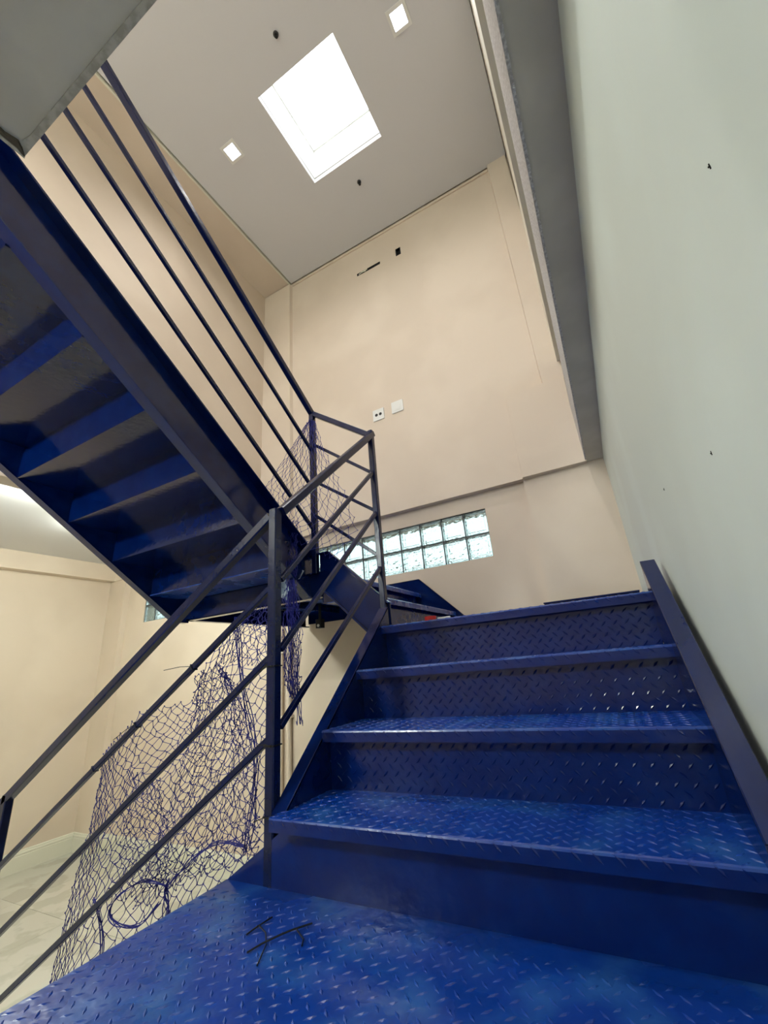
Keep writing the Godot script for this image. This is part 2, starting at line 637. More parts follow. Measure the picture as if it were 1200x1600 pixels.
	box(st, -2.672, -2.658, CEIL - 0.022, CEIL + 0.03, -3.0, 3.155)
	struct("trim_2", st, M.board, "pale bead beside the shadow gap of the upper ceiling", "trim")
	st = mb()
	box(st, -3.07, 0.12, CEIL + 0.06, CEIL + 0.075, -3.0, 3.16)
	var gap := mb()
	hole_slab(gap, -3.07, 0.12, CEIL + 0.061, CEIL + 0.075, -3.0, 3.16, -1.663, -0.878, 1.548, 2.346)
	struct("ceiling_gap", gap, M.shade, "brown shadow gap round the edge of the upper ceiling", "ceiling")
	st = mb()
	box(st, -2.63, -0.08, CEIL - 0.045, CEIL - 0.012, 3.147, 3.16)
	struct("trim_3", st, M.cream, "narrow cream batten under the ceiling along the upper far wall", "trim")
	# lower ceilings, the floor of the upper storey and the dropped ceiling over the landing
	st = mb()
	box(st, -5.9, -3.21, 1.52, 1.72, -4.2, 3.42)
	struct("ceiling_lower", st, M.ceiling, "white ceiling of the lower room left of the stair", "ceiling")
	st = mb()
	box(st, -3.21, 0.4, 1.52, 1.75, -4.2, 0.02)
	struct("floor_upper", st, M.soffit, "concrete slab of the upper floor over the landing", "floor")
	st = mb()
	box(st, -1.018, 0.4, SLAB, SLAB + 0.013, -4.0, 0.195)
	box(st, -1.018, -1.005, SLAB + 0.013, 1.52, -4.0, 0.195)
	box(st, -1.005, 0.085, SLAB + 0.013, 1.52, 0.182, 0.195)
	var dc := struct("ceiling_dropped", st, M.soffit, "grey dropped plasterboard ceiling over the landing, upper left of the view", "ceiling")
	st = mb()
	var y := SLAB - 0.006
	prism(st, PackedVector2Array([Vector2(-1.026, 0.208), Vector2(0.08, 0.203), Vector2(0.08, 0.19), Vector2(-0.97, 0.193), Vector2(-1.0, 0.188)]), P(0, y, 0), Vector3.RIGHT, Vector3(0, 0, -1), Vector3(0, 0.02, 0))
	obj("edge_bead", st, M.bead, dc)
	st = mb()
	prism(st, PackedVector2Array([Vector2(-1.026, 0.208), Vector2(-1.004, 0.184), Vector2(-1.011, 0.16), Vector2(-1.006, 0.13), Vector2(-1.012, 0.08), Vector2(-1.008, 0.0), Vector2(-1.024, 0.0)]), P(0, y - 0.004, 0), Vector3.RIGHT, Vector3(0, 0, -1), Vector3(0, 0.016, 0))
	obj("broken_board_edge", st, M.shade, dc)
	st = mb()
	prism(st, PackedVector2Array([Vector2(-1.028, 0.209), Vector2(-1.019, 0.19), Vector2(-1.021, 0.12), Vector2(-1.019, 0.0), Vector2(-1.027, 0.0)]), P(0, y - 0.007, 0), Vector3.RIGHT, Vector3(0, 0, -1), Vector3(0, 0.018, 0))
	obj("torn_paper_edge", st, M.bead, dc)
	# the walls behind the camera
	st = mb()
	box(st, -5.9, 0.4, FLOOR, 1.75, -4.4, -4.2)
	struct("wall_back", st, M.cream, "cream back wall of the lower storey")
	st = mb()
	box(st, -3.3, -3.0, 1.75, CEIL + 0.5, -3.4, -3.2)
	box(st, 0.05, 0.4, 1.75, CEIL + 0.5, -3.4, -3.2)
	box(st, -3.0, 0.05, 1.75, 1.9, -3.4, -3.2)
	box(st, -3.0, 0.05, 4.6, CEIL + 0.5, -3.4, -3.2)
	struct("wall_upper_back", st, M.cream, "cream back wall of the upper storey")
	# baseboards with a moulded top
	var prof := PackedVector2Array([Vector2(0, 0), Vector2(0.018, 0), Vector2(0.018, 0.13), Vector2(0.015, 0.138), Vector2(0.018, 0.143), Vector2(0.017, 0.155), Vector2(0.011, 0.162), Vector2(0.011, 0.172), Vector2(0.005, 0.178), Vector2(0, 0.18)])
	st = mb()
	prism(st, prof, P(-5.72, FLOOR, 3.22), Vector3.RIGHT, Vector3.UP, Vector3(0, 0, 7.2))
	struct("baseboard_left", st, M.board, "white moulded baseboard along the left wall", "baseboard")
	st = mb()
	prism(st, prof, P(-5.39, FLOOR, 3.22), Vector3(0, 0, 1), Vector3.UP, Vector3(5.0, 0, 0))
	prism(st, prof, P(-5.72, FLOOR, 3.15), Vector3(0, 0, 1), Vector3.UP, Vector3(0.348, 0, 0))
	struct("baseboard_far", st, M.board, "white moulded baseboard along the far wall", "baseboard")


func csg(parent: Node, x0: float, x1: float, y0: float, y1: float, d0: float, d1: float, cut: bool) -> void:
	var b := CSGBox3D.new()
	b.name = "opening" if cut else "wall_body"
	b.size = Vector3(x1 - x0, y1 - y0, d1 - d0)
	parent.add_child(b, true)
	b.position = P((x0 + x1) / 2, (y0 + y1) / 2, (d0 + d1) / 2)
	b.material = M.cream
	if cut:
		b.operation = CSGShape3D.OPERATION_SUBTRACTION


func hole_slab(st: SurfaceTool, x0: float, x1: float, y0: float, y1: float, d0: float, d1: float, hx0: float, hx1: float, hd0: float, hd1: float) -> void:
	var xs := [x0, hx0, hx1, x1]
	var ds := [d0, hd0, hd1, d1]
	for i in 3:
		for j in 3:
			if i == 1 and j == 1:
				continue
			for y in [y0, y1]:
				quad(st, P(xs[i], y, ds[j]), P(xs[i + 1], y, ds[j]), P(xs[i + 1], y, ds[j + 1]), P(xs[i], y, ds[j + 1]), Vector3.UP if y == y1 else Vector3.DOWN)
	for e in [[x0, x1, d0, d0, Vector3(0, 0, 1)], [x0, x1, d1, d1, Vector3(0, 0, -1)], [x0, x0, d0, d1, Vector3.LEFT], [x1, x1, d0, d1, Vector3.RIGHT],
			[hx0, hx1, hd0, hd0, Vector3(0, 0, -1)], [hx0, hx1, hd1, hd1, Vector3(0, 0, 1)], [hx0, hx0, hd0, hd1, Vector3.RIGHT], [hx1, hx1, hd0, hd1, Vector3.LEFT]]:
		quad(st, P(e[0], y0, e[2]), P(e[1], y0, e[3]), P(e[1], y1, e[3]), P(e[0], y1, e[2]), e[4])


func build_windows() -> void:
	# strip of glass blocks, two courses high
	var n := 22
	var px := (5.042 - 0.715) / n
	var py := (1.135 - 0.737) / 2
	var st := mb()
	for i in n + 1:
		var x := -0.715 - i * px
		box(st, x - 0.004, x + 0.004, 0.737, 1.135, 3.231, 3.313)
	for j in 3:
		var y := 0.737 + j * py
		box(st, -5.042, -0.715, y - 0.004, y + 0.004, 3.231, 3.313)
	var w := struct("window_1", st, M.steel_shadow, "long strip of clear glass blocks two courses high in the far wall", "window")
	var gb := block_mesh(px - 0.009, py - 0.009, 0.078)
	for j in 2:
		for i in n:
			var o := MeshInstance3D.new()
			o.mesh = gb
			o.name = numbered("glass_block", w)
			w.add_child(o, true)
			o.position = P(-0.715 - (i + 0.5) * px, 0.737 + (j + 0.5) * py, 3.272)
	# skylight
	st = mb()
	for e in [[-1.70, -0.84, 1.51, 1.56], [-1.70, -0.84, 2.334, 2.384], [-1.70, -1.651, 1.56, 2.334], [-0.89, -0.84, 1.56, 2.334]]:
		box(st, e[0], e[1], CEIL + 0.50, CEIL + 0.54, e[2], e[3])
	var s := struct("window_2", st, M.white, "square skylight glowing white in the upper ceiling", "window")
	st = mb()
	box(st, -1.67, -0.87, CEIL + 0.515, CEIL + 0.521, 1.54, 2.354)
	obj("pane", st, M.pane, s)
	# window of the upper storey, behind the camera
	st = mb()
	for e in [[-3.0, -2.95, 1.9, 4.6], [0.0, 0.05, 1.9, 4.6], [-2.95, 0.0, 1.9, 1.95], [-2.95, 0.0, 4.55, 4.6], [-2.0, -1.95, 1.95, 4.55], [-1.0, -0.95, 1.95, 4.55]]:
		box(st, e[0], e[1], e[2], e[3], -3.33, -3.28)
	var uw := struct("window_3", st, M.white, "white framed window of the upper storey behind the stair", "window")
	st = mb()
	box(st, -2.96, 0.01, 1.94, 4.56, -3.308, -3.302)
	obj("pane", st, M.pane, uw)
	# what lies outside the glass blocks
	st = mb()
	for i in 5:
		box(st, -16 + i * 5.0, -11.03 + i * 5.0, FLOOR - 0.2, 1.7, 9.0, 9.2)
		box(st, -16.1 + i * 5.0, -15.8 + i * 5.0, FLOOR - 0.2, 1.8, 8.95, 9.25)
	struct("wall_outside", st, M.shade, "dull garden wall seen through the glass blocks")
	st = mb()
	box(st, -16, 9, FLOOR - 0.3, FLOOR - 0.2, 3.5, 16)
	struct("ground_outside", st, M.drywall, "pale paved yard outside the glass blocks", "ground")


func block_mesh(w: float, h: float, t: float) -> ArrayMesh:
	# a glass block: pillow-edged outer faces with a recessed patterned panel
	var st := mb()
	var z0 := t / 2
	var c := 0.007
	var ring := func(ix: float, z: float) -> Array:
		return [Vector3(-w / 2 + ix, -h / 2 + ix, z), Vector3(w / 2 - ix, -h / 2 + ix, z), Vector3(w / 2 - ix, h / 2 - ix, z), Vector3(-w / 2 + ix, h / 2 - ix, z)]
	var rings := [ring.call(0.022, -z0 + 0.0025), ring.call(0.017, -z0), ring.call(0.004, -z0 + 0.0015), ring.call(0.0, -z0 + c), ring.call(0.0, z0 - c), ring.call(0.004, z0 - 0.0015), ring.call(0.017, z0), ring.call(0.022, z0 - 0.0025)]
	for i in rings.size() - 1:
		for k in 4:
			var a: Vector3 = rings[i][k]
			var b: Vector3 = rings[i][(k + 1) % 4]
			var e: Vector3 = rings[i + 1][(k + 1) % 4]
			var f: Vector3 = rings[i + 1][k]
			var m := (a + b + e + f) / 4
			quad(st, a, b, e, f, Vector3(m.x, m.y, m.z * 2.0) if i in [2, 3, 4] else Vector3(0, 0, m.z))
	quad(st, rings[0][0], rings[0][1], rings[0][2], rings[0][3], Vector3(0, 0, -1))
	quad(st, rings[7][0], rings[7][1], rings[7][2], rings[7][3], Vector3(0, 0, 1))
	st.generate_normals()
	var m := st.commit()
	m.surface_set_material(0, M.glass)
	return m


func build_stairs() -> void:
	var st := mb()
	var r := 0.18
	var go := 0.2336
	var y1 := -0.3665
	var d1 := 1.045
	# ---- landing under the camera
	var la := thing("stair_landing", "blue chequer plate landing at the foot of the near flight", "stair landing", P(-0.5, -0.5465, 0.3))
	box(st, -1.171, 0.15, -0.5525, -0.5465, -1.25, 1.1)
	var pl := part("deck_plate", st, M.plate, la)
	st = mb()
	lugs(st, P(-1.168, -0.5465, -1.2), Vector3.RIGHT, Vector3(0, 0, -1), 1.31, 2.25, Vector3.UP)
	tag(obj("raised_lugs", st, M.plate, pl), "", "", "", "stuff")
	for e in [[-1.171, -1.115, -1.25, 1.1], [0.1, 0.15, -1.25, 1.1], [-1.115, 0.1, -1.25, -1.19]]:
		st = mb()
		box(st, e[0], e[1], -0.70, -0.5525, e[2], e[3])
		part("frame_channel", st, M.blue, la)
	for q in [[-1.08, -1.2], [0.06, -1.2], [0.06, 1.0]]:
		st = mb()
		bar(st, P(q[0], FLOOR, q[1]), P(q[0], -0.60, q[1]), 0.06, 0.06)
		part("support_leg", st, M.blue, la)
	# ---- near flight, three treads up to the middle landing
	var f2 := thing("stair_flight", "near blue flight of chequer plate treads rising away from the camera", "stair flight", P(-0.4, -0.5465, 1.1))
	for i in 3:
		var yy := y1 + i * r
		var dd := d1 + i * go
		tread(f2, -0.968 if i == 0 else -0.955, 0.127, yy, dd, go + 0.05)
	# kick plate below the first nose: plain sheet cut to the slope of the lower flight at its left end
	st = mb()
	prism(st, PackedVector2Array([Vector2(-1.171, -0.5465), Vector2(0.15, -0.5465), Vector2(0.15, y1 - 0.03), Vector2(-0.94, y1 - 0.03)]), P(0, 0, d1 + 0.05), Vector3.RIGHT, Vector3.UP, Vector3(0, 0, -0.006))
	part("kick_plate", st, M.riser, f2)
	for i in range(1, 4):
		var dd := d1 + i * go + 0.046
		var yy := y1 + (i - 1) * r
		st = mb()
		box(st, -0.952, 0.127, yy, yy + r - 0.004, dd, dd + 0.005)
		var ri := part("riser", st, M.riser, f2)
		st = mb()
		lugs(st, P(-0.952, yy, dd), Vector3.RIGHT, Vector3.UP, 1.079, r - 0.03, Vector3(0, 0, 1))
		tag(obj("raised_lugs", st, M.riser, ri), "", "", "", "stuff")
	channel("stringer", f2, false, 0.127, 1, [Vector2(1.0, -0.315), Vector2(1.768, 0.283)], [Vector2(1.0, -0.66), Vector2(1.768, -0.06)], 0.047)
	channel("stringer", f2, false, -0.952, -1, [Vector2(1.09, -0.372), Vector2(1.83, 0.268)], [Vector2(1.11, -0.56), Vector2(1.83, 0.02)], 0.048)
	# ---- middle landing
	var yb := y1 + 3 * r
	var lb := thing("stair_landing", "blue middle landing behind the top nosing of the near flight", "stair landing", P(-0.4, yb, 2.4))
	tread(lb, -0.955, 0.127, yb, d1 + 3 * go, 1.36)
	channel("edge_channel", lb, true, 3.10, -1, [Vector2(-0.40, 0.318), Vector2(0.175, 0.318)], [Vector2(-0.40, 0.08), Vector2(0.175, 0.08)], 0.045)
	channel("edge_channel", lb, false, 0.127, 1, [Vector2(1.768, 0.172), Vector2(3.14, 0.172)], [Vector2(1.768, 0.0), Vector2(3.14, 0.0)], 0.045)
	# ---- short flight rising to the left along the far wall
	var f3 := thing("stair_flight", "short blue flight of two risers rising left along the far wall", "stair flight", P(-1.2, yb, 2.5))
	for e in [[-1.067, 0.3535, 0.30], [-1.342, 0.5335, 0.06]]:
		st = mb()
		var lip := 0.034
		prism(st, PackedVector2Array([Vector2(-e[2], 0), Vector2(-0.006, 0), Vector2(0, -0.006), Vector2(0, -lip), Vector2(-0.005, -lip), Vector2(-0.005, -0.01), Vector2(-0.009, -0.005), Vector2(-e[2], -0.005)]), P(e[0], e[1], 1.907), Vector3.RIGHT, Vector3.UP, Vector3(0, 0, -1.28))
		var t := part("tread", st, M.plate, f3)
		st = mb()
		lugs(st, P(e[0], e[1], 1.907), Vector3.LEFT, Vector3(0, 0, -1), e[2], 1.26, Vector3.UP)
		tag(obj("raised_lugs", st, M.plate, t), "", "", "", "stuff")
		st = mb()
		box(st, e[0] - 0.05, e[0] - 0.045, e[1] - r, e[1] - 0.004, 1.907, 3.187)
		part("riser", st, M.riser, f3)
	channel("stringer", f3, true, 1.907, -1, [Vector2(-0.975, 0.30), Vector2(-1.331, 0.635), Vector2(-1.40, 0.635)], [Vector2(-0.975, 0.045), Vector2(-1.357, 0.405), Vector2(-1.40, 0.405)], 0.03)
	channel("stringer", f3, true, 3.19, 1, [Vector2(-1.0, 0.31), Vector2(-1.352, 0.655), Vector2(-1.40, 0.655)], [Vector2(-1.0, 0.04), Vector2(-1.36, 0.382), Vector2(-1.40, 0.42)], 0.025)
	# ---- upper corner landing
	var yc := 0.5335
	var lc := thing("stair_landing", "blue corner landing under the foot of the upper flight, seen from below", "stair landing", P(-1.9, yc, 2.5))
	st = mb()
	box(st, -2.52, -1.36, yc - 0.006, yc, 1.90, 3.18)
	box(st, -2.505, -1.48, yc - 0.006, yc, 1.625, 1.90)
	var dk := part("deck_plate", st, M.plate, lc)
	st = mb()
	lugs(st, P(-2.5, yc, 1.91), Vector3.RIGHT, Vector3(0, 0, -1), 1.12, 1.25, Vector3.UP)
	tag(obj("raised_lugs", st, M.plate, dk), "", "", "", "stuff")
	channel("edge_channel", lc, true, 1.90, 1, [Vector2(-2.52, yc - 0.006), Vector2(-1.40, yc - 0.006)], [Vector2(-2.52, 0.39), Vector2(-1.40, 0.39)], 0.05)
	channel("edge_channel", lc, true, 3.19, 1, [Vector2(-2.50, 0.655), Vector2(-1.40, 0.655)], [Vector2(-2.50, 0.42), Vector2(-1.40, 0.42)], 0.025)
	channel("edge_channel", lc, false, -2.53, 1, [Vector2(1.90, yc - 0.006), Vector2(3.18, yc - 0.006)], [Vector2(1.90, 0.39), Vector2(3.18, 0.39)], 0.05)
	channel("edge_channel", lc, false, -1.40, -1, [Vector2(1.92, yc - 0.006), Vector2(3.18, yc - 0.006)], [Vector2(1.92, 0.40), Vector2(3.18, 0.40)], 0.045)
	for x in [-2.15, -1.78]:
		st = mb()
		box(st, x, x + 0.045, yc - 0.012, yc - 0.006, 1.92, 3.18)
		box(st, x, x + 0.006, yc - 0.055, yc - 0.006, 1.92, 3.18)
		part("angle_iron", st, M.blue, lc)
	# ---- upper flight, rising back over the camera's left
	var f4 := thing("stair_flight", "long blue upper flight seen from below, climbing back over the left", "stair flight", P(-2.0, yc, 1.9))
	for i in 7:
		var yy := yc + 0.174 * (i + 1)
		var dd := 1.637 - 0.2625 * i
		if i < 6:
			tread(f4, -2.506, -1.475, yy, dd + 0.046, -0.312, 0.034, M.blue)
		st = mb()
		box(st, -2.506, -1.475, yy - 0.174 - 0.004, yy - 0.005, dd - 0.004, dd)
		part("riser", st, M.blue, f4)
	for e in [[-1.478, 1.0], [-2.51, -1.0]]:
		channel("stringer", f4, false, e[0], e[1], [Vector2(1.92, 0.63), Vector2(1.885, 0.64), Vector2(0.03, 1.90)], [Vector2(1.92, 0.378), Vector2(1.84, 0.378), Vector2(0.03, 1.608)], 0.058)
	# ---- lower flight, going down to the left from the landing
	var f1 := thing("stair_flight", "lowest blue flight descending left from the landing to the tiled floor", "stair flight", P(-1.8, FLOOR, 0.5))
	for i in 5:
		var yy := -0.5465 - 0.1756 * (i + 1)
		var x := -1.171 - 0.27 * i
		st = mb()
		box(st, x - 0.29, x, yy - 0.005, yy, 0.02, 1.075)
		box(st, x - 0.29, x - 0.285, yy - 0.04, yy - 0.005, 0.02, 1.075)
		var t := part("tread", st, M.plate, f1)
		st = mb()
		lugs(st, P(x - 0.29, yy, 0.02), Vector3.RIGHT, Vector3(0, 0, -1), 0.285, 1.05, Vector3.UP)
		tag(obj("raised_lugs", st, M.plate, t), "", "", "", "stuff")
		st = mb()
		box(st, x - 0.005, x, yy, yy + 0.165, 0.02, 1.075)
		part("riser", st, M.riser, f1)
	for q in [[1.08, 1], [0.015, -1]]:
		channel("stringer", f1, true, q[0], q[1], [Vector2(-2.62, -1.40), Vector2(-1.20, -0.56)], [Vector2(-2.62, FLOOR), Vector2(-2.56, FLOOR), Vector2(-1.20, -0.79)], 0.045)


func build_railings() -> void:
	# lower flight
	var t := thing("stair_railing", "blue railing of the lowest flight running down to the left edge", "railing", P(-1.8, FLOOR, 1.112))
	post(t, -1.017, 1.112, -0.57, 0.578)
	post(t, -2.575, 1.112, FLOOR, -0.405)
	rail("handrail", t, P(-1.035, 0.556, 1.112), P(-2.74, -0.522, 1.112), 0.036)
	rail("bar", t, P(-1.035, 0.29, 1.112), P(-2.56, -0.683, 1.112), 0.02)
	rail("bar", t, P(-1.035, 0.057, 1.112), P(-2.56, -0.955, 1.112), 0.02)
	rail("bar", t, P(-1.035, -0.186, 1.112), P(-2.56, -1.195, 1.112), 0.02)
	# near flight
	t = thing("stair_railing", "blue railing rising along the left of the near flight between two newel posts", "railing", P(-1.0, -0.3, 1.5))
	post(t, -1.002, 1.887, 0.06, 1.296, 0.032)
	rail("handrail", t, P(-1.005, 0.574, 1.13), P(-1.002, 1.286, 1.905), 0.034)
	rail("bar", t, P(-1.005, 0.316, 1.13), P(-1.002, 1.035, 1.885), 0.019)
	rail("bar", t, P(-1.005, 0.08, 1.13), P(-1.002, 0.79, 1.885), 0.019)
	rail("bar", t, P(-1.005, -0.153, 1.13), P(-1.002, 0.485, 1.885), 0.019)
	# short flight
	t = thing("stair_railing", "short blue railing between the far newel posts in front of the glass blocks", "railing", P(-1.2, 0.5, 1.88))
	post(t, -1.42, 1.885, 0.52, 1.592, 0.034)
	rail("handrail", t, P(-1.42, 1.580, 1.885), P(-1.01, 1.272, 1.887), 0.032)
	rail("bar", t, P(-1.41, 1.345, 1.885), P(-1.01, 1.028, 1.887), 0.018)
	rail("bar", t, P(-1.41, 1.090, 1.885), P(-1.01, 0.800, 1.887), 0.018)
	rail("bar", t, P(-1.41, 0.868, 1.885), P(-1.01, 0.546, 1.887), 0.018)
	# upper flight
	t = thing("stair_railing", "blue railing of the upper flight with three long bars climbing to the upper left", "railing", P(-1.42, 1.0, 1.0))
	rail("handrail", t, P(-1.42, 1.575, 1.885), P(-1.42, 2.842, 0.10), 0.034)
	rail("bar", t, P(-1.42, 1.302, 1.87), P(-1.42, 2.559, 0.10), 0.019)
	rail("bar", t, P(-1.42, 1.045, 1.87), P(-1.42, 2.313, 0.10), 0.019)
	rail("bar", t, P(-1.42, 0.783, 1.87), P(-1.42, 2.065, 0.10), 0.019)
	post(t, -1.42, 0.10, 1.92, 2.86, 0.034)


func build_net() -> void:
	var t := thing("safety_net", "torn blue knotted safety net tied along the lower railing and hanging from the far post", "net", P(-1.5, -0.6, 1.14))
	var V := func(x: float, y: float, d: float) -> Vector3: return Vector3(x, y, d)
	# sheet behind the lowest railing
	var rows := [
		[V.call(-1.95, -0.235, 1.13), V.call(-1.715, -0.085, 1.13), V.call(-1.56, -0.07, 1.14), V.call(-1.43, -0.06, 1.15), V.call(-1.40, 0.05, 1.15), V.call(-1.24, 0.21, 1.15), V.call(-1.03, 0.22, 1.13)],
		[V.call(-1.99, -0.47, 1.14), V.call(-1.78, -0.36, 1.17), V.call(-1.62, -0.30, 1.2), V.call(-1.46, -0.25, 1.17), V.call(-1.39, -0.18, 1.2), V.call(-1.22, -0.08, 1.17), V.call(-1.03, -0.03, 1.13)],
		[V.call(-2.05, -0.74, 1.13), V.call(-1.85, -0.62, 1.18), V.call(-1.66, -0.55, 1.2), V.call(-1.50, -0.5, 1.17), V.call(-1.37, -0.42, 1.19), V.call(-1.2, -0.34, 1.16), V.call(-1.03, -0.3, 1.13)],
		[V.call(-2.13, -1.12, 1.13), V.call(-1.93, -1.02, 1.14), V.call(-1.72, -0.95, 1.16), V.call(-1.53, -0.85, 1.15), V.call(-1.36, -0.75, 1.15), V.call(-1.2, -0.66, 1.15), V.call(-1.03, -0.6, 1.13)],
	]
	for row in rows:
		row[0] = row[0] + Vector3(0.025, 0, 0)
		row.insert(1, row[0].lerp(row[1], 0.22))
		row.insert(2, row[0].lerp(row[2], 0.5))
	var st := mb()
	net(st, rows, 25, 44, 0.003, 0.09, 0.00125)
	part("net_sheet", st, M.cord, t)
	# doubled, bunched folds in the middle
	rows = [
		[V.call(-1.44, 0.02, 1.15), V.call(-1.38, 0.06, 1.2), V.call(-1.30, 0.02, 1.17)],
		[V.call(-1.47, -0.10, 1.17), V.call(-1.36, -0.08, 1.25), V.call(-1.25, -0.06, 1.2)],
		[V.call(-1.53, -0.32, 1.17), V.call(-1.36, -0.25, 1.27), V.call(-1.18, -0.22, 1.2)],
		[V.call(-1.62, -0.55, 1.17), V.call(-1.40, -0.48, 1.25), V.call(-1.14, -0.42, 1.19)],
		[V.call(-1.70, -0.72, 1.16), V.call(-1.45, -0.62, 1.2), V.call(-1.13, -0.52, 1.17)],
	]
	st = mb()
	net(st, rows, 14, 38, 0.008, 0.15, 0.0012)
	part("net_fold", st, M.cord, t)
	rows = [
		[V.call(-1.80, -0.30, 1.15), V.call(-1.66, -0.33, 1.2)],
		[V.call(-1.78, -0.52, 1.15), V.call(-1.58, -0.50, 1.2)],
		[V.call(-1.84, -0.72, 1.15), V.call(-1.56, -0.64, 1.2)],
	]
	st = mb()
	net(st, rows, 8, 20, 0.007, 0.15, 0.0012)
	part("net_fold", st, M.cord, t)
	# gathered hems: the drawn-up rope with its two loops and the tail on the landing
	st = mb()
	strands(st, [V.call(-1.50, -0.625, 1.15), V.call(-1.40, -0.545, 1.15), V.call(-1.31, -0.498, 1.16), V.call(-1.22, -0.478, 1.15), V.call(-1.15, -0.482, 1.14)], 5, 0.006)
	strands(st, [V.call(-1.50, -0.625, 1.15), V.call(-1.64, -0.63, 1.16), V.call(-1.76, -0.68, 1.15), V.call(-1.79, -0.735, 1.14), V.call(-1.72, -0.755, 1.14), V.call(-1.61, -0.735, 1.14), V.call(-1.52, -0.665, 1.14)], 4, 0.005)
	strands(st, [V.call(-1.49, -0.60, 1.15), V.call(-1.505, -0.64, 1.145), V.call(-1.49, -0.70, 1.14), V.call(-1.50, -0.80, 1.13)], 6, 0.008)
	strands(st, [V.call(-1.885, -0.70, 1.14), V.call(-1.80, -0.83, 1.14), V.call(-1.83, -0.95, 1.13), V.call(-1.85, -1.08, 1.13)], 4, 0.005)
	strands(st, [V.call(-1.24, 0.21, 1.15), V.call(-1.19, -0.05, 1.16), V.call(-1.14, -0.28, 1.16), V.call(-1.15, -0.5, 1.15)], 4, 0.01)
	part("hem_rope", st, M.cord, t)
	# upper piece round the far newel, gathered to a tail below
	rows = [
		[V.call(-1.46, 1.50, 1.87), V.call(-1.42, 1.52, 1.86), V.call(-1.385, 1.50, 1.87)],
		[V.call(-1.60, 1.30, 1.83), V.call(-1.43, 1.30, 1.84), V.call(-1.32, 1.28, 1.86)],
		[V.call(-1.74, 1.12, 1.80), V.call(-1.45, 1.06, 1.82), V.call(-1.20, 1.00, 1.86)],
		[V.call(-1.68, 0.93, 1.78), V.call(-1.46, 0.85, 1.80), V.call(-1.10, 0.72, 1.86)],
		[V.call(-1.60, 0.78, 1.75), V.call(-1.49, 0.70, 1.77), V.call(-1.24, 0.55, 1.83)],
	]
	st = mb()
	net(st, rows, 15, 26, 0.004, 0.08, 0.0013)
	part("upper_net", st, M.cord, t)
	rows = [
		[V.call(-1.62, 0.84, 1.73), V.call(-1.43, 0.80, 1.74)],
		[V.call(-1.53, 0.62, 1.72), V.call(-1.42, 0.60, 1.73)],
		[V.call(-1.47, 0.48, 1.70), V.call(-1.42, 0.46, 1.71)],
		[V.call(-1.50, 0.20, 1.70), V.call(-1.38, 0.20, 1.71)],
		[V.call(-1.49, 0.0, 1.70), V.call(-1.40, 0.0, 1.71)],
		[V.call(-1.45, -0.10, 1.70), V.call(-1.40, -0.12, 1.71)],
	]
	st = mb()
	net(st, rows, 7, 34, 0.006, 0.12, 0.0016)
	net(st, rows, 5, 26, 0.010, 0.16, 0.0016)
	strands(st, [V.call(-1.52, 0.70, 1.72), V.call(-1.45, 0.45, 1.70), V.call(-1.44, 0.2, 1.70), V.call(-1.40, -0.19, 1.70), V.call(-1.39, -0.195, 1.69)], 5, 0.014)
	part("net_tail", st, M.cord, t)
	# folds between the corner landing and the sheet
	rows = [
		[V.call(-1.42, 0.26, 1.35), V.call(-1.30, 0.28, 1.34), V.call(-1.13, 0.26, 1.25)],
		[V.call(-1.36, 0.16, 1.2), V.call(-1.25, 0.18, 1.2), V.call(-1.08, 0.15, 1.16)],
		[V.call(-1.38, 0.05, 1.18), V.call(-1.25, 0.06, 1.18), V.call(-1.06, 0.02, 1.15)],
	]
	st = mb()
	net(st, rows, 10, 11, 0.006, 0.12, 0.0012)
	part("net_fold", st, M.cord, t)
	# loose end over the stringer
	st = mb()
	strands(st, [V.call(-1.46, 0.90, 1.70), V.call(-1.50, 0.945, 1.69), V.call(-1.46, 0.97, 1.69), V.call(-1.44, 0.93, 1.69)], 2, 0.004, 0.0013)
	part("loose_end", st, M.cord, t)
	# cable ties
	var down := Vector3(-1.525, -0.98, 0)
	tie(-1.405, 0.054, 1.112, down, 0.02, Vector3(-0.11, -0.005, 0.03), "black cable tie with a long tail on the second bar near the newel post")
	tie(-1.70, -0.134, 1.112, down, 0.02, Vector3(-0.09, -0.05, 0.02), "black cable tie with a tail at the torn top corner of the net")
	tie(-1.94, -0.287, 1.112, down, 0.02, Vector3(-0.01, -0.03, 0.02), "black cable tie at the leftmost top corner of the net")
	tie(-1.017, 0.03, 1.112, Vector3.UP, 0.036, Vector3(-0.02, -0.01, 0.02), "black cable tie highest on the near newel post")
	tie(-1.017, -0.20, 1.112, Vector3.UP, 0.036, Vector3(-0.03, 0.005, 0.02), "black cable tie halfway down the near newel post")
	tie(-1.017, -0.385, 1.112, Vector3.UP, 0.036, Vector3(-0.04, -0.006, 0.02), "black cable tie lowest on the near newel post")


func plate_cover(x: float, y: float, d: float, label: String, kind: String) -> Node3D:
	var t := thing("wall_socket" if kind == "socket" else "switch_plate", label, "wall socket" if kind == "socket" else "switch plate", P(x, y, d))
	var st := mb()
	bar(st, P(x, y, d), P(x, y, d - 0.009), 0.122, 0.122, Vector3.RIGHT, 0.004)
	part("cover", st, M.white, t)
	return t


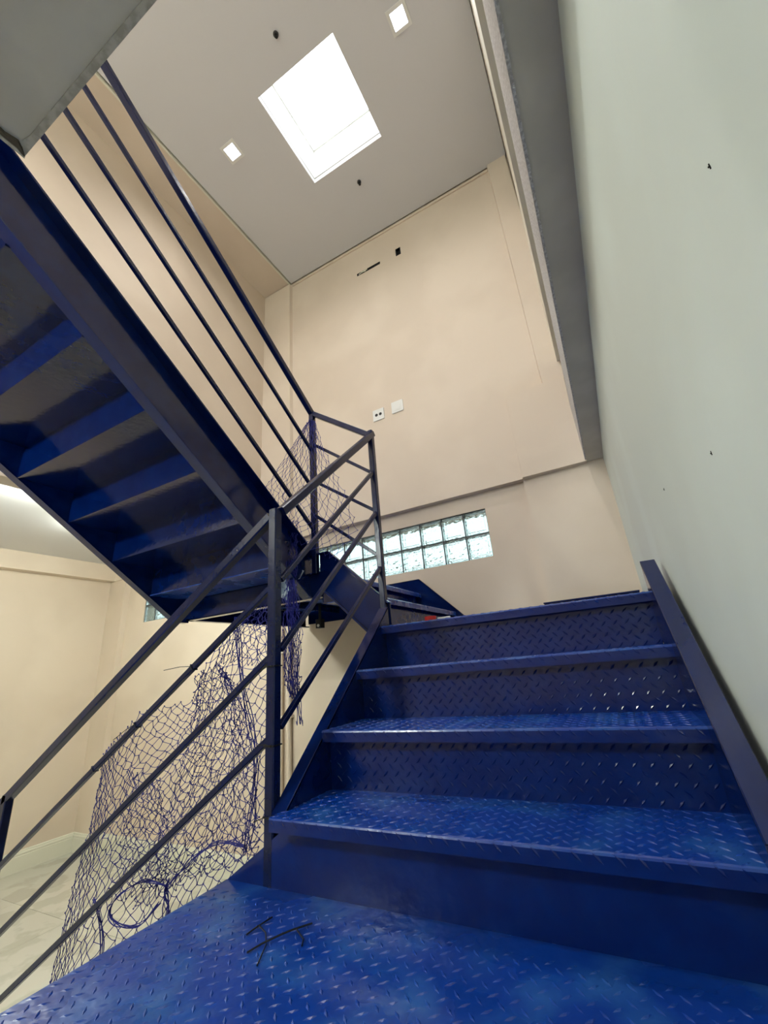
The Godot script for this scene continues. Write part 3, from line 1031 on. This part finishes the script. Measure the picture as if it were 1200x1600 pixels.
func build_small() -> void:
	var st := mb()
	# sockets on the upper far wall
	var t := plate_cover(-1.568, 2.318, 3.16, "white square socket plate with two dark outlets on the upper far wall", "socket")
	for x in [-0.022, 0.022]:
		st = mb()
		tube(st, [P(-1.568 + x, 2.318, 3.152), P(-1.568 + x, 2.318, 3.1495)], 0.016, 12)
		part("outlet", st, M.black, t)
	t = plate_cover(-1.36, 2.33, 3.16, "plain white switch plate right of the socket on the upper far wall", "switch")
	st = mb()
	bar(st, P(-1.36, 2.33, 3.151), P(-1.36, 2.33, 3.148), 0.07, 0.07, Vector3.RIGHT, 0.002)
	part("rocker", st, M.white, t)
	# openings chased into the wall: dark pipe ends inside
	t = thing("wall_slot", "narrow dark slot chased into the upper far wall below the ceiling", "wall opening", P(-1.54, 4.255, 3.235))
	st = mb()
	box(st, -1.69, -1.385, 4.235, 4.275, 3.1625, 3.24)
	part("dark_backing", st, M.hole, t)
	st = mb()
	tube(st, [P(-1.665, 4.245, 3.158), P(-1.63, 4.25, 3.155), P(-1.58, 4.256, 3.155), P(-1.55, 4.262, 3.158)], 0.005, 6)
	tube(st, [P(-1.625, 4.264, 3.158), P(-1.6, 4.25, 3.155), P(-1.57, 4.247, 3.158)], 0.004, 6)
	part("wire", st, M.board, t)
	t = thing("wall_hole", "small square dark box hole right of the slot in the upper far wall", "wall opening", P(-1.155, 4.265, 3.235))
	st = mb()
	box(st, -1.185, -1.125, 4.215, 4.315, 3.185, 3.24)
	part("dark_backing", st, M.hole, t)
	st = mb()
	for e in [[-1.185, -1.179, 4.215, 4.315], [-1.131, -1.125, 4.215, 4.315], [-1.179, -1.131, 4.215, 4.221], [-1.179, -1.131, 4.309, 4.315]]:
		box(st, e[0], e[1], e[2], e[3], 3.157, 3.215)
	part("box_rim", st, M.black, t)
	# stubs in the upper ceiling
	for q in [[-1.263, 1.329, "dark stub in the upper ceiling above the left corner of the skylight"], [-1.266, 2.572, "dark stub in the upper ceiling below the skylight, nearer the far wall"]]:
		t = thing("ceiling_stub", q[2], "ceiling stub", P(q[0], CEIL, q[1]))
		st = mb()
		tube(st, [P(q[0], CEIL, q[1]), P(q[0], CEIL - 0.012, q[1])], 0.021, 16)
		part("rose", st, M.steel_shadow, t)
		st = mb()
		tube(st, [P(q[0], CEIL - 0.012, q[1]), P(q[0] + 0.004, CEIL - 0.045, q[1] + 0.003)], 0.011, 10)
		part("nozzle", st, M.black, t)
	# wall plugs on the right wall
	for q in [[0.457, 0.427, "dark screw mark high on the right wall"], [0.381, 1.271, "dark scratch mark on the right wall above the stringer"], [0.274, 0.776, "tiny pale-rimmed nail mark on the right wall"]]:
		st = mb()
		tube(st, [P(0.196, q[0], q[1]), P(0.193, q[0], q[1])], 0.001, 8)
		tube(st, [P(0.1948, q[0] + 0.004, q[1]), P(0.1946, q[0] - 0.003, q[1])], 0.0008, 6)
		tag(obj("nail_mark", st, M.hole), q[2], "nail mark")
	# conduits on the far wall under the corner landing
	for q in [[-2.83, 0.02, "pale plastic conduit on the far wall behind the near newel post, the left one"], [-2.735, 0.022, "pale plastic conduit on the far wall behind the near newel post, the right one"]]:
		t = thing("conduit_pipe", q[2], "conduit", P(q[0], FLOOR, 3.19))
		st = mb()
		tube(st, [P(q[0], FLOOR + 0.002, 3.195), P(q[0], 0.42, 3.195)], q[1], 14)
		part("pipe", st, M.cream, t)
		for y in [-1.1, -0.35, 0.2]:
			st = mb()
			bar(st, P(q[0] - 0.035, y, 3.2), P(q[0] + 0.035, y, 3.2), 0.02, 0.044, Vector3.UP, 0.004)
			part("pipe_clip", st, M.cream, t)
	# small junction box hanging under the corner landing
	t = thing("junction_box", "small black box hanging under the far edge of the corner landing", "junction box", P(-2.115, 0.38, 2.83))
	st = mb()
	bar(st, P(-2.10, 0.33, 2.83), P(-2.10, 0.40, 2.83), 0.06, 0.05, Vector3.RIGHT, 0.006)
	part("box_body", st, M.black, t)
	st = mb()
	bar(st, P(-2.10, 0.395, 2.83), P(-2.10, 0.5275, 2.83), 0.025, 0.006, Vector3.RIGHT, 0.001)
	part("hanger", st, M.black, t)
	st = mb()
	tube(st, [P(-2.10, 0.35, 2.806), P(-2.10, 0.35, 2.802)], 0.012, 10)
	part("screw", st, M.white, t)
	# black cord scraps lying on the landing
	var y := -0.5455
	t = thing("cord_scrap", "long bent black plastic strip lying on the landing", "scrap", P(-0.8, -0.5465, 0.91))
	st = mb()
	tube(st, [P(-0.846, y + 0.002, 0.853), P(-0.834, y + 0.004, 0.885), P(-0.813, y + 0.006, 0.922), P(-0.80, y + 0.006, 0.945), P(-0.775, y + 0.004, 0.984)], 0.0019, 6)
	part("strip", st, M.black, t)
	st = mb()
	tube(st, [P(-0.795, y + 0.005, 0.952), P(-0.775, y + 0.004, 0.940), P(-0.757, y + 0.003, 0.93), P(-0.748, y + 0.001, 0.913)], 0.0016, 6)
	part("branch", st, M.black, t)
	t = thing("cord_scrap", "short forked black plastic strip lying left of the longer one on the landing", "scrap", P(-0.85, -0.5465, 0.93))
	st = mb()
	tube(st, [P(-0.897, y + 0.002, 0.901), P(-0.893, y + 0.004, 0.93), P(-0.888, y + 0.003, 0.975)], 0.0018, 6)
	part("strip", st, M.black, t)
	st = mb()
	tube(st, [P(-0.891, y + 0.004, 0.935), P(-0.857, y + 0.003, 0.92), P(-0.825, y + 0.003, 0.888), P(-0.81, y + 0.003, 0.86), P(-0.795, y + 0.001, 0.83)], 0.0015, 6)
	part("branch", st, M.black, t)
	# red bit on the top step
	t = thing("paint_cap", "small red plastic cap with a white strip on the top step edge", "cap", P(-0.73, 0.1735, 1.80))
	st = mb()
	tube(st, [P(-0.725, 0.176, 1.80), P(-0.725, 0.190, 1.80), P(-0.725, 0.1935, 1.80)], 0.026, 16)
	var red := mat(Color(0.78, 0.08, 0.06), 0.4)
	part("cap_body", st, red, t)
	st = mb()
	bar(st, P(-0.69, 0.1785, 1.80), P(-0.63, 0.1785, 1.795), 0.012, 0.009, Vector3.UP, 0.002)
	part("strip", st, M.white, t)
	# crumpled plastic film caught behind the newel post
	t = thing("plastic_film", "crumpled pale plastic film caught on the corner landing behind the newel post", "plastic film", P(-1.55, 0.45, 1.75))
	st = mb()
	var g := []
	for j in 9:
		var row := []
		for i in 8:
			var a := i / 7.0
			var b := j / 8.0
			row.append(P(-1.66 + a * (0.13 + 0.05 * sin(b * 4.0)) + b * 0.03, 0.60 - b * 0.2, 1.80 + 0.035 * sin(a * 7.0 + b * 5.0)) + Vector3(rng.randf_range(-1, 1), rng.randf_range(-1, 1), rng.randf_range(-1, 1)) * 0.012)
		g.append(row)
	for j in 8:
		for i in 7:
			tri(st, g[j][i], g[j][i + 1], g[j + 1][i + 1], Vector3(0, 0, 1))
			tri(st, g[j][i], g[j + 1][i + 1], g[j + 1][i], Vector3(0, 0, 1))
	part("sheet", st, M.film, t)
